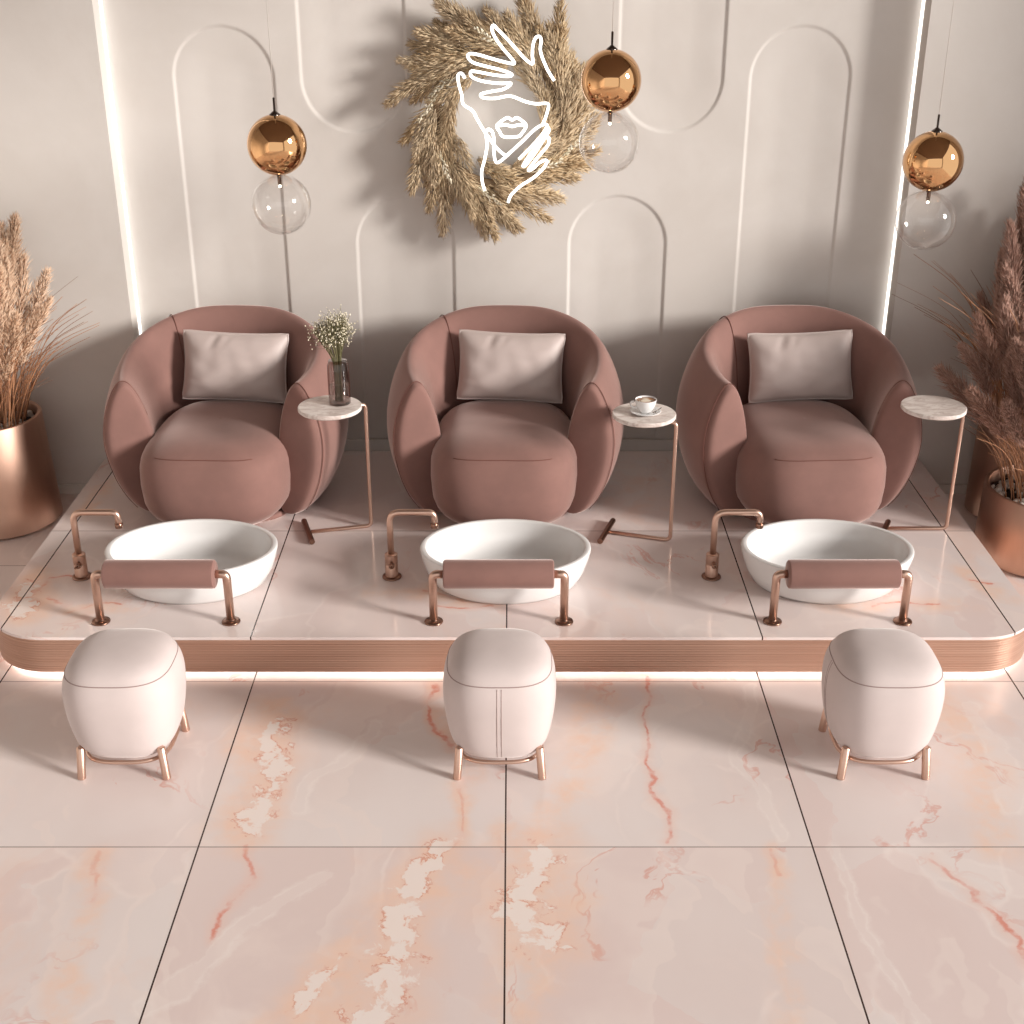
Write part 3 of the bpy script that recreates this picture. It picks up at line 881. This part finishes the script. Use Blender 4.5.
N5 = [(0.163, 1.832), (0.171, 1.81), (0.136, 1.767), (0.087, 1.708), (0.052, 1.654), (0.067, 1.659), (0.112, 1.718), (0.151, 1.776), (0.171, 1.781), (0.167, 1.747), (0.122, 1.693), (0.077, 1.634), (0.097, 1.639), (0.132, 1.669), (0.162, 1.678), (0.153, 1.649), (0.103, 1.599), (0.047, 1.564), (0.007, 1.529), (-0.009, 1.509), (-0.019, 1.481)]
NY = 6.185
ns = empty('neon_sign', (0, NY, 1.86))
tag(ns, 'glowing white neon line drawing of a face held by two hands on the wreath', 'neon sign')
for nm, pts, cl_ in (('upper_hand_tube', N1, False), ('cheek_tube', N2, False), ('lips_tube', N3, True), ('lip_line_tube', N3b, False), ('chin_tube', N4, False), ('lower_hand_tube', N5, False)):
    P_ = catmull([(x * .982, 0, z + (2.75 - z) * .018 - 1.86) for x, z in pts], 5, cl_)
    obj(nm, tube(P_, .0066, 8, closed=cl_), M['neon'], ns)
for x, z in ((-.235, 1.99), (.16, 1.92), (-.135, 1.62), (.09, 2.10), (.075, 1.585), (-.06, 2.235)):
    obj('standoff', tube([(x * .982, .007, z - 1.845), (x * .982, CY - NY - .001, z - 1.845)], .003, 8), M['glass'], ns)

# ------------------------------------------------------------ pampas pots
def pot_mesh(R_, H_):
    taper = 1.10 if H_ > .52 else 1.03
    rb = R_ * taper
    return lathe([(1e-4, 0), (rb - .02, 0), (rb, .012), (rb + (R_ - rb) * .5, H_ * .5), (R_, H_ - .006), (R_ - .004, H_), (R_ - .018, H_), (R_ - .022, H_ - .006), (R_ - .022, H_ - .07), (1e-4, H_ - .07)], 72)
def pebble(rn, c, r):
    v, f = sphere(1, (0, 0, 0), 7, 5)
    q = Matrix.Rotation(rn.uniform(0, 6), 4, Vector((rn.random(), rn.random(), rn.random() + .01)).normalized())
    m = Matrix.Translation(c) @ q @ Matrix.Diagonal((r * rn.uniform(.8, 1.3), r * rn.uniform(.7, 1.1), r * rn.uniform(.5, .8), 1))
    return xf((v, f), m)
def plant(loc, R_, H_, seed, mat, nplume, zlo, zhi, lean, label, plen=.42, blade_n=120, blade_len=(.3, .6), ymax=99, xbias=0.0, nm='potted_pampas_grass', ybias=0.0, fat=1.0):
    rn = random.Random(seed)
    r_ = empty(nm, loc)
    p = obj('pot', pot_mesh(R_, H_), M['potm'], r_); autosmooth(p, 50)
    obj('soil', lathe([(1e-4, 0), (R_ - .024, 0), (R_ - .024, .01), (1e-4, .012)], 40), M['soil'], r_, loc=(0, 0, H_ - .069))
    pb = []
    for i in range(int(2600 * R_ * R_)):
        a = rn.uniform(0, 2 * pi); q = sqrt(rn.random()) * (R_ - .040)
        pb.append(pebble(rn, (q * cos(a), q * sin(a), H_ - .047 + rn.uniform(-.006, .010)), rn.uniform(.011, .019)))
    g = obj('pebbles', merge(*pb), M['gravel_l'], r_); g['kind'] = 'stuff'
    zb = H_ - .05
    vs_ = []
    for k in range(5):
        vs_.append(None)
    for i in range(nplume):
        k = i % 5
        a = rn.uniform(0, 2 * pi); q = sqrt(rn.random())
        b = Vector((cos(a) * q * R_ * .35, sin(a) * q * R_ * .35, zb))
        hh = rn.uniform(zlo, zhi); off = lean * (1.1 - .5 * (hh - zlo) / (zhi - zlo + 1e-6))
        tip = Vector((cos(a) * q * off + xbias, sin(a) * q * off * .8 + ybias, hh - loc[2]))
        ymx = ymax - loc[1]
        if tip.y > ymx: tip.y = ymx - rn.uniform(0, .05)
        d = (tip - b).normalized()
        base = tip - d * plen
        st = catmull([b, b.lerp(base, .5) + Vector((0, 0, .02)), base], 5)
        if vs_[k] is None:
            sf = obj('plume', plume(plen, int(560 * fat), .040 * fat, .070, .0019, seed * 7 + k, start=.0, bend=.2, spread=.75), mat, r_); vs_[k] = sf
        else:
            sf = vs_[k].copy(); COL.objects.link(sf); sf.parent = r_
        sf.location = base; sf.rotation_mode = 'QUATERNION'
        sf.rotation_quaternion = Vector((1, 0, 0)).rotation_difference(d) @ Matrix.Rotation(rn.uniform(0, 6.28), 4, 'X').to_quaternion()
        s_ = rn.uniform(.8, 1.05); sf.scale = (s_, s_, s_)
        obj('stem', tube(st, .0022, 5), M['blade'], r_)
    bl = []
    for i in range(blade_n):
        a = rn.uniform(0, 2 * pi); q = sqrt(rn.random()); b = Vector((cos(a) * q * R_ * .72, sin(a) * q * R_ * .72, zb))
        L_ = rn.uniform(*blade_len); out = rn.uniform(.2, .8) * L_
        up = L_ * rn.uniform(.75, 1.0)
        e = b + Vector((cos(a) * out, sin(a) * out, up)); mid = b + Vector((cos(a) * out * .2, sin(a) * out * .2, up * .42)); mid2 = b + Vector((cos(a) * out * .52, sin(a) * out * .52, up * .78))
        ymx = ymax - loc[1] + .02
        if e.y > ymx: e.y = ymx - rn.uniform(0, .06)
        if mid.y > ymx: mid.y = ymx - .03
        if mid2.y > ymx: mid2.y = ymx - .03
        rb = rn.uniform(.0018, .0032)
        bl.append(tube(catmull([b, mid, mid2, e], 5), lambda t, rb=rb: rb * (1 - .65 * t), 4))
    g = obj('grass_blades', merge(*bl), M['blade'], r_); g['kind'] = 'stuff'
    tag(r_, label, 'potted grass')
    return r_
plant((-2.525, 5.935, 0), .258, .545, 11, M['pampL'], 56, 1.12, 1.52, .40, 'tan pampas grass in a tall brushed copper pot left of the platform', ymax=6.10, blade_n=260, blade_len=(.25, .72), xbias=.07, fat=1.4)
plant((2.475, 5.535, 0), .295, .340, 12, M['pampR'], 40, .86, 1.18, .50, 'brown pampas grass in a low wide copper pot right of the platform', plen=.33, ymax=5.85, blade_n=240, blade_len=(.22, .52), xbias=-.10, fat=1.5)
plant((2.475, 6.02, 0), .190, .50, 13, M['pampR'], 40, 1.1, 1.66, .36, 'tall brown pampas grass in the narrow copper pot behind the low pot', ymax=6.12, blade_n=200, blade_len=(.35, .85), xbias=-.02, fat=1.4)

# ------------------------------------------------------------ light
w = bpy.data.worlds.new('world'); scn.world = w; w.use_nodes = True
bg = w.node_tree.nodes['Background']; bg.inputs[0].default_value = (1.0, .97, .94, 1); bg.inputs[1].default_value = .98
sl = bpy.data.lights.new('window_sun', 'SUN'); sl.energy = 4.6; sl.angle = radians(13); sl.color = (1, .95, .90)
so = bpy.data.objects.new('window_sun', sl); COL.objects.link(so)
so.rotation_euler = Vector((-.90, .43, -.30)).to_track_quat('-Z', 'Y').to_euler(); so.location = (3.5, 2, 3)

# ------------------------------------------------------------ camera
cd = bpy.data.cameras.new('camera'); cam = bpy.data.objects.new('camera', cd); COL.objects.link(cam)
cam.location = (0, 0, 2.75); cam.rotation_euler = (radians(90 - 24.6), 0, 0)
cd.sensor_width = 36; cd.lens = 1318 / 1024 * 36; cd.clip_end = 100
scn.camera = cam
vs2 = scn.view_settings
vs2.view_transform = 'Standard'; vs2.look = 'None'; vs2.gamma = 1; vs2.exposure = 0.1; vs2.use_curve_mapping = False
scn.cycles.max_bounces = 8; scn.cycles.diffuse_bounces = 5; scn.cycles.transparent_max_bounces = 16
scn.cycles.sample_clamp_indirect = 6
